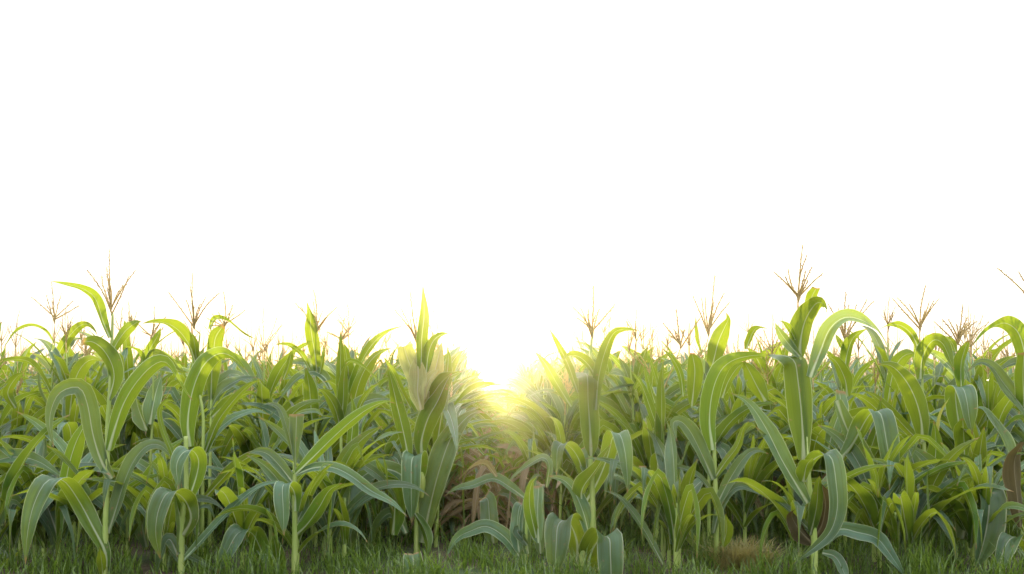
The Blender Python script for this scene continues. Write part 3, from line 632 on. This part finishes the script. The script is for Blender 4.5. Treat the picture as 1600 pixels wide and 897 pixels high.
# ------------------------------------------------------------ ordinary plants that fill the field
def gen_plant_geo(seed, detail=2, H=None, tassel=True):
    """returns list of (name, V, F, uv, mat)"""
    r = random.Random(seed); H = H or (r.uniform(1.18, 1.66) if detail == 2 else r.uniform(1.6, 1.85)); out = []
    lean = np.array([r.uniform(-.05, .05), r.uniform(-.05, .05), 0])
    P = [np.array([0, 0, -.02]), np.array([0, 0, .5]), lean * .5 + [0, 0, H * .6], lean + [0, 0, H * .97]]
    if detail == 2:
        a, b = stalk_mesh(P, .017, .005, seed)
    else:
        a, b = tube(spline(P, 4), lambda v: .016 - .010 * v, 3)
    out.append(('stalk', a, b, None, M_STALK))
    nl = {2: r.randint(12, 15), 1: 10, 0: 7}[detail]; az0 = r.uniform(0, math.pi); k = 0
    for i in range(nl):
        f = (i + .6) / nl; z = .10 + (H * .84 - .10) * f ** .9
        az = az0 + math.pi * (i % 2) + r.gauss(0, .55)
        Ln = (.55 + .5 * math.sin(math.pi * min(1, f * .8 + .15))) * r.uniform(.8, 1.12) * (.72 if f > .85 else 1)
        el = R(r.uniform(52, 74) + 12 * f); dr = r.uniform(1.5, 2.7) * (1.0 - .45 * f); Wd = r.uniform(.055, .14) * (.75 + .35 * math.sin(math.pi * f))
        q = np.array([*(lean[:2] * f), z]); pts = [q]; n = 9; e = el; curl = r.uniform(-.5, .5)
        brk = r.random() < .3
        if i >= nl - 3 and r.random() < .6: el = R(r.uniform(74, 86)); dr = r.uniform(.2, 1.3); brk = False; Ln *= .85
        bk = r.randint(3, 6)
        for s in range(n):
            a_ = az + curl * s / n
            q = q + np.array([math.cos(a_) * math.cos(e), math.sin(a_) * math.cos(e), math.sin(e)]) * Ln / n; pts.append(q)
            e -= dr / n * (.4 + 1.3 * s / n)
            if brk and s == bk: e -= R(r.uniform(50, 90))
            e = max(e, R(-84))
        pts = [np.array([p[0], p[1], max(p[2], .03)]) for p in pts]
        out2 = np.array([math.cos(az), math.sin(az), 0.]); N0 = -out2 * math.sin(el) + np.array([0, 0, math.cos(el)])
        # tilt the blade a little
        T0 = nrm(pts[1] - pts[0]); tl = r.uniform(-.5, .5); N0 = N0 * math.cos(tl) + np.cross(T0, N0) * math.sin(tl)
        nn, nu = {2: (14, 4), 1: (8, 2), 0: (5, 2)}[detail]
        mt = M_DRY if (f < .2 and r.random() < .12) else M_LEAF
        v, fc, uv = ribbon(pts, N0, Wd * (1 if detail else 1.15), 'leaf', nu, nn, .42, .11, r.uniform(-1.6, 1.6), seed * 77 + i)
        out.append(('leaf', v, fc, uv, mt))
    if tassel:
        nd = lean + [0, 0, H * .97 + .1]; hh = r.uniform(.24, .40); tips = [nd + [r.uniform(-.02, .02), 0, hh]]
        for i in range({2: r.randint(4, 7), 1: 5, 0: 4}[detail]):
            a_ = r.uniform(0, 6.28); sp_ = r.uniform(.25, .8); l_ = hh * r.uniform(.55, .9)
            tips.append(nd + np.array([math.cos(a_) * math.sin(sp_), math.sin(a_) * math.sin(sp_), math.cos(sp_)]) * l_)
        if detail: a, b = tassel_mesh(nd, tips, seed, detail == 2, .95 if detail == 2 else 1.0)
        else:
            pr = []
            for tp in tips: pr.append(tube([nd, tp], lambda v: .006 - .003 * v, 3))
            a, b = merge(pr)
        c, d = tube([P[-1], nd], .006, 3); a, b = merge([(a, b), (c, d)])
        out.append(('tassel', a, b, None, M_TASSEL))
    return out
def make_mesh(name, V, Fc, uv, mats, mi=None):
    me = bpy.data.meshes.new(name); me.from_pydata([tuple(v) for v in V], [], Fc)
    for m in mats: me.materials.append(m)
    if uv is not None:
        ul = me.uv_layers.new(name='uv'); li = np.empty(len(me.loops), dtype=np.int32); me.loops.foreach_get('vertex_index', li)
        ul.data.foreach_set('uv', np.asarray(uv, dtype=np.float32)[li].ravel())
    me.polygons.foreach_set('use_smooth', [True] * len(me.polygons))
    if mi is not None: me.polygons.foreach_set('material_index', mi)
    return me
ALLM = [M_STALK, M_LEAF, M_DRY, M_TASSEL]
def joined(geo):
    V = []; Fc = []; UV = []; MI = []
    for nm, v, f, uv, mt in geo:
        o = len(V); V.extend(v); Fc.extend([tuple(i + o for i in q) for q in f]); UV.extend(uv if uv is not None else [(.5, .5)] * len(v)); MI.extend([ALLM.index(mt)] * len(f))
    return V, Fc, UV, MI
NV = 9
near_var = []
for s in range(NV):
    near_var.append([(nm, make_mesh(nm, v, f, uv, [mt])) for nm, v, f, uv, mt in gen_plant_geo(100 + s, 2)])
far_var = []
for s in range(8):
    V, Fc, UV, MI = joined(gen_plant_geo(300 + s, 1)); far_var.append(make_mesh('corn_plant', V, Fc, UV, ALLM, MI))

low_var = []
for s in range(8):
    low_var.append([(nm, make_mesh(nm, v, f, uv, [mt])) for nm, v, f, uv, mt in gen_plant_geo(200 + s, 2, (.34, .62, .75, .85, .95, 1.05, 1.15, .52)[s], False)])

# spots: rows that run to the horizon point
spots = []
r = random.Random(5)
hero_spots = [(o.location.x, o.location.y, o['label']) for o in COL.objects if o.name.startswith('corn_plant')]
y = 8.7
for row in range(-40, 41):
    if row == 0: continue
    off = (abs(row) - .5) * .74 + .20
    off = off if row > 0 else -off
    y = 8.2 + r.random() * .4
    while y < 24:
        x = furrow_x(y) + off + r.gauss(0, .05)
        if abs(x) < y * .535 + .5:
            if all((x - hx) ** 2 + (y - hy) ** 2 > .09 for hx, hy, _ in hero_spots):
                spots.append((y + r.gauss(0, .05), x))
        y += r.uniform(.30, .5) * (1 if y < 12 else 1.5)
spots.sort()
spots = spots[:176]
YCUT = spots[-1][0]
DESC = []
used = {}
ORD = ['second', 'third', 'fourth', 'fifth', 'sixth', 'seventh', 'eighth', 'ninth']
hshort = ['the left plant with the yellow top leaf pointing left', 'the plant folded over at the left edge', 'the bare wide tassel at the far left', 'the slim stalk among the left tassels',
          'the narrow tassel with the arching broad leaf', 'the upright yellow-green leaf at left', 'the plant with the draped pale fold at left', 'the low clump at the bottom left of centre',
          'the stout yellow leaf with bent point', 'the slim yellow spear leaf', 'the blunt blue-green hanging leaf left of centre', 'the bleached husk plant by the sun glow', 'the notched shoot in the grass',
          'the spreading plant at the mouth of the furrow', 'the yellow-lit plant right of the sun', 'the plant with two narrow upright leaves', 'the broad yellow leaf under a leaning tassel', 'the big green leaf arching right on a pale stalk',
          'the tallest right plant', 'the long dark blue-green leaf at right', 'the bare straight stalk with a fan tassel', 'the flat-topped blue-green leaf near the right edge', 'the plant cut by the right edge', 'the faint tassel at the right edge']
for i, (y, x) in enumerate(spots):
    rz = r.uniform(0, 6.283); sc = r.uniform(.82, 1.10)
    if y > 11: sc *= r.uniform(.95, 1.04)
    if i < 110:
        px = x / y
        h = min(range(len(hero_spots)), key=lambda k: abs(hero_spots[k][0] / hero_spots[k][1] - px)); c = used[h] = used.get(h, 0) + 1
        root = bpy.data.objects.new('corn_plant', None); COL.objects.link(root)
        if c <= 8: root['label'] = 'corn plant %s in depth behind %s' % (ORD[c - 1], hshort[h])
        else: root['label'] = 'corn plant half hidden in the crowd behind ' + hshort[h]
        root['group'] = GRP if c <= 8 else 'corn plants crowded behind ' + hshort[h]
        for nm, me in near_var[i % NV]:
            c_ = bpy.data.objects.new(nm, me); COL.objects.link(c_); c_.parent = root
    else:
        root = bpy.data.objects.new('corn_plant', far_var[i % 8]); COL.objects.link(root)
        side = 'left' if x < furrow_x(y) else 'right'
        root['label'] = 'small distant corn plant in the yellow-green canopy to the %s of the furrow' % side
        root['group'] = 'distant corn plants on the %s of the furrow' % side
    root['category'] = 'corn plant'
    root.location = (x, y, 0); root.rotation_euler = (r.gauss(0, .03), r.gauss(0, .03), rz); root.scale = (sc, sc, sc)

lowx = []
for k in range(100):
    y = r.choice((7.1, 7.3, 8.1, 8.5, 8.9, 9.5)) + r.uniform(-.05, .4); x = (-.54 + 1.08 * (k + .5 + r.uniform(-.4, .4)) / 100) * y
    if abs(x - furrow_x(y)) < (.3 if y > 8.4 else .75): continue
    if y < 7.8 and abs(x - 1.72) < .35: continue
    lowx.append((x, y, r.randrange(8) if y > 8.4 else r.choice((1, 2, 3, 7)) if y > 7.8 else 0))
for k in range(16):                      # short drooping ones at the very edge of the field
    y = r.uniform(7.0, 7.75); x = (-.52 + 1.04 * (k + .5 + r.uniform(-.4, .4)) / 16) * y
    if abs(x - 1.72) > .3 and abs(x - furrow_x(y)) > .8: lowx.append((x, y, r.choice((0, 7, 7))))
lused = {}
for i, (x, y, vi) in enumerate(lowx):
    h = min(range(len(hero_spots)), key=lambda k: abs(hero_spots[k][0] / hero_spots[k][1] - x / y)); c = lused[h] = lused.get(h, 0) + 1
    root = bpy.data.objects.new('corn_plant', None); COL.objects.link(root); root.location = (x, y, 0)
    root.rotation_euler = (0, 0, r.uniform(0, 6.283)); sc = r.uniform(.85, 1.1); root.scale = (sc, sc, sc)
    root['label'] = '%s low leafy corn plant beside %s' % ((['first'] + ORD + ['tenth', 'eleventh', 'twelfth'])[min(11, c - 1)], hshort[h])
    root['category'] = 'corn plant'; root['group'] = 'low leafy corn plants between the front stalks'
    for nm, me in low_var[vi]:
        c_ = bpy.data.objects.new(nm, me); COL.objects.link(c_); c_.parent = root

# the rest of the field as one mass
def far_field():
    rr = np.random.default_rng(4)
    mids = [joined(gen_plant_geo(500 + s, 0)) for s in range(8)]
    mids = [(np.array(V, float), [f for f in Fc], np.array(UV, float), MI) for V, Fc, UV, MI in mids]
    VV = []; LI = []; LS = []; UVL = []; MM = []; nv = 0; nl = 0
    pre = []
    for V, Fc, UV, MI in mids:
        loops = np.array([i for f in Fc for i in f]); tot = np.array([len(f) for f in Fc]); pre.append((V, loops, tot, UV[loops], np.array(MI)))
    row_list = [r_ for r_ in range(-170, 171) if r_]
    for row in row_list:
        off = (abs(row) - .5) * .74 + .2; off = off if row > 0 else -off
        y = YCUT - .2 + rr.random() * .4
        while y < 125:
            x = furrow_x(y) + off + rr.normal() * .06
            if abs(x) < y * .535 + 1:
                V, lo, to, uvl, mi = pre[rr.integers(8)]
                a = rr.random() * 6.283; s = rr.uniform(.85, 1.08); c, n_ = math.cos(a) * s, math.sin(a) * s
                W = np.empty_like(V); W[:, 0] = V[:, 0] * c - V[:, 1] * n_ + x; W[:, 1] = V[:, 0] * n_ + V[:, 1] * c + y; W[:, 2] = V[:, 2] * s
                VV.append(W); LI.append(lo + nv); LS.append(to); UVL.append(uvl); MM.append(mi); nv += len(V)
            y += (.42 if y < 30 else .7 if y < 50 else 1.3 if y < 80 else 2.0) * rr.uniform(.75, 1.25)
    VV = np.concatenate(VV); LI = np.concatenate(LI); LS = np.concatenate(LS); UVL = np.concatenate(UVL); MM = np.concatenate(MM)
    me = bpy.data.meshes.new('corn_field'); me.vertices.add(len(VV)); me.vertices.foreach_set('co', VV.astype(np.float32).ravel())
    me.loops.add(len(LI)); me.loops.foreach_set('vertex_index', LI.astype(np.int32)); me.polygons.add(len(LS))
    st = np.r_[0, np.cumsum(LS)[:-1]]; me.polygons.foreach_set('loop_start', st.astype(np.int32))
    for m in ALLM: me.materials.append(m)
    me.polygons.foreach_set('material_index', MM.astype(np.int32)); me.polygons.foreach_set('use_smooth', np.ones(len(LS), dtype=bool))
    ul = me.uv_layers.new(name='uv'); ul.data.foreach_set('uv', UVL.astype(np.float32).ravel())
    me.update(calc_edges=True); me.validate()
    o = bpy.data.objects.new('corn_field', me); COL.objects.link(o); o['kind'] = 'stuff'; o['category'] = 'corn field'
    o['label'] = 'far canopy of maize fading yellow-white towards the horizon behind the front plants'
    print('far field', len(LS))
far_field()

# ------------------------------------------------------------ grass, straw and dry leaf litter
def blades(name, n, place, hgt, wid, mat, label, cat, seed, kind='stuff', arch=.6):
    rr = random.Random(seed); V = []; Fc = []
    for _ in range(n):
        x, y, s = place(rr)
        h = rr.uniform(*hgt) * s; w_ = rr.uniform(*wid); a = rr.uniform(0, 6.283); b = a + rr.uniform(-.6, .6); ln = rr.uniform(.1, arch) * h * 1.4
        dx, dy = math.cos(a), math.sin(a); sx, sy = -math.sin(b) * w_ / 2, math.cos(b) * w_ / 2; o = len(V)
        for k, (t_, ww) in enumerate(((0, 1), (.4, .95), (.75, .6))):
            cx, cy, cz = x + dx * ln * t_ ** 2, y + dy * ln * t_ ** 2, h * (t_ - .12 * t_ * t_)
            V.append((cx - sx * ww, cy - sy * ww, cz)); V.append((cx + sx * ww, cy + sy * ww, cz))
        V.append((x + dx * ln, y + dy * ln, h * (.9 if ln < .6 * h else .75)))
        Fc += [(o, o + 1, o + 3, o + 2), (o + 2, o + 3, o + 5, o + 4), (o + 4, o + 5, o + 6)]
    ob = mesh_obj(name, V, Fc, mat); ob['category'] = cat; ob['label'] = label
    if kind: ob['kind'] = kind
    return ob
def pl_front(rr):
    y = 6.7 + 3.0 * rr.random() ** 1.3; x = rr.uniform(-1, 1) * (y * .53 + .2)
    nn = noise.noise(Vector((x * 2.3, y * 2.3, 3)))
    if nn < 0 and rr.random() < .85: return pl_front(rr)
    return x, y, .55 + 1.6 * max(0, nn)
blades('grass', 10500, pl_front, (.08, .30), (.005, .013), M_GRASS, 'short green grass growing between the feet of the corn', 'grass', 1)
def pl_back(rr):
    y = 8.3 + 9 * rr.random(); x = rr.uniform(-1, 1) * (y * .53 + .2)
    if abs(x - furrow_x(y)) < .35: return pl_back(rr)
    return x, y, 1
blades('weeds', 6500, pl_back, (.15, .8), (.010, .028), M_GRASS, 'thin green weeds in the shade deep between the corn rows', 'weeds', 2, 'stuff', 1.3)
tc_ = at(1163, 880, 7.3)
def pl_tuft(rr):
    a = rr.uniform(0, 6.28); q = rr.random() ** .7 * .2
    return tc_[0] + math.cos(a) * q * 1.1, 7.3 + math.sin(a) * q * .7, 1
tf = blades('straw_tuft', 700, pl_tuft, (.12, .30), (.004, .008), M_STRAW, 'tuft of dry yellow-brown straw grass at the foot of the corn, right of centre', 'dry grass', 3, None, 1.3)
def pl_furrow(rr):
    y = 8.6 + 24 * rr.random() ** 1.4; return furrow_x(y) + rr.gauss(0, .28), y, 1

def litter(name, mat, n, sd_, zz, cat, label):
    rr = random.Random(sd_); V = []; Fc = []; UV = []
    for i in range(n):
        y = 8.6 + 36 * rr.random() ** 1.4; x = furrow_x(y) + rr.gauss(0, .30); a = rr.uniform(0, 6.28); Ln = rr.uniform(.25, .75); z = rr.uniform(.02, .3 + zz) * rr.random() ** .5; hgt = rr.uniform(.04, .26)
        p0 = np.array([x, y, z]); d = np.array([math.cos(a), math.sin(a), 0]); s = np.array([-d[1], d[0], 0]) * rr.uniform(-.2, .2)
        v, f, uv = ribbon([p0, p0 + d * Ln * .3 + [0, 0, hgt], p0 + d * Ln * .65 + s * Ln + [0, 0, hgt * rr.uniform(.5, 1)], p0 + d * Ln * .95 + s * Ln * 2 + [0, 0, -z * .8]],
                          np.array([rr.uniform(-.7, .7), rr.uniform(-.7, .7), 1]), rr.uniform(.03, .075), 'leaf', 2, 9, .5, .1, rr.uniform(-2, 2), i)
        v[:, 2] = np.maximum(v[:, 2], .008)
        o = len(V); V.extend(v); Fc.extend([tuple(k + o for k in q) for q in f]); UV.extend(uv)
    o = mesh_obj(name, V, Fc, mat, None, UV); o['kind'] = 'stuff'; o['category'] = cat; o['label'] = label
litter('dry_leaf_litter', M_DRY, 1700, 8, .32, 'leaf litter', 'tangle of dry curled maize leaves filling the furrow towards the sun')
litter('fallen_leaves', M_LEAF, 900, 9, .5, 'fallen leaves', 'narrow green maize leaves crossing over the furrow towards the sun')

# ------------------------------------------------------------ scattering air added to imitate the sun's glare in the lens
def glare_haze():
    x0, x1, y0, y1, z0, z1 = -95, 95, -4, 140, -1.0, 3.1
    V = [(x, y, z) for x in (x0, x1) for y in (y0, y1) for z in (z0, z1)]
    Fc = [(0, 1, 3, 2), (4, 6, 7, 5), (0, 4, 5, 1), (2, 3, 7, 6), (0, 2, 6, 4), (1, 5, 7, 3)]
    m, t = newmat('sun_glare_volume'); out = N(t, 'ShaderNodeOutputMaterial'); pv = N(t, 'ShaderNodeVolumePrincipled')
    pv.inputs['Color'].default_value = (1, .87, .55, 1); pv.inputs['Density'].default_value = .0010; pv.inputs['Anisotropy'].default_value = .948
    L(t, pv.outputs[0], out.inputs['Volume'])
    o = mesh_obj('glare_haze', V, Fc, m, smooth=False); o['kind'] = 'stuff'; o['category'] = 'glare_haze'; o['label'] = 'added pale yellow scattering air imitating sun glare over the maize field'
glare_haze()
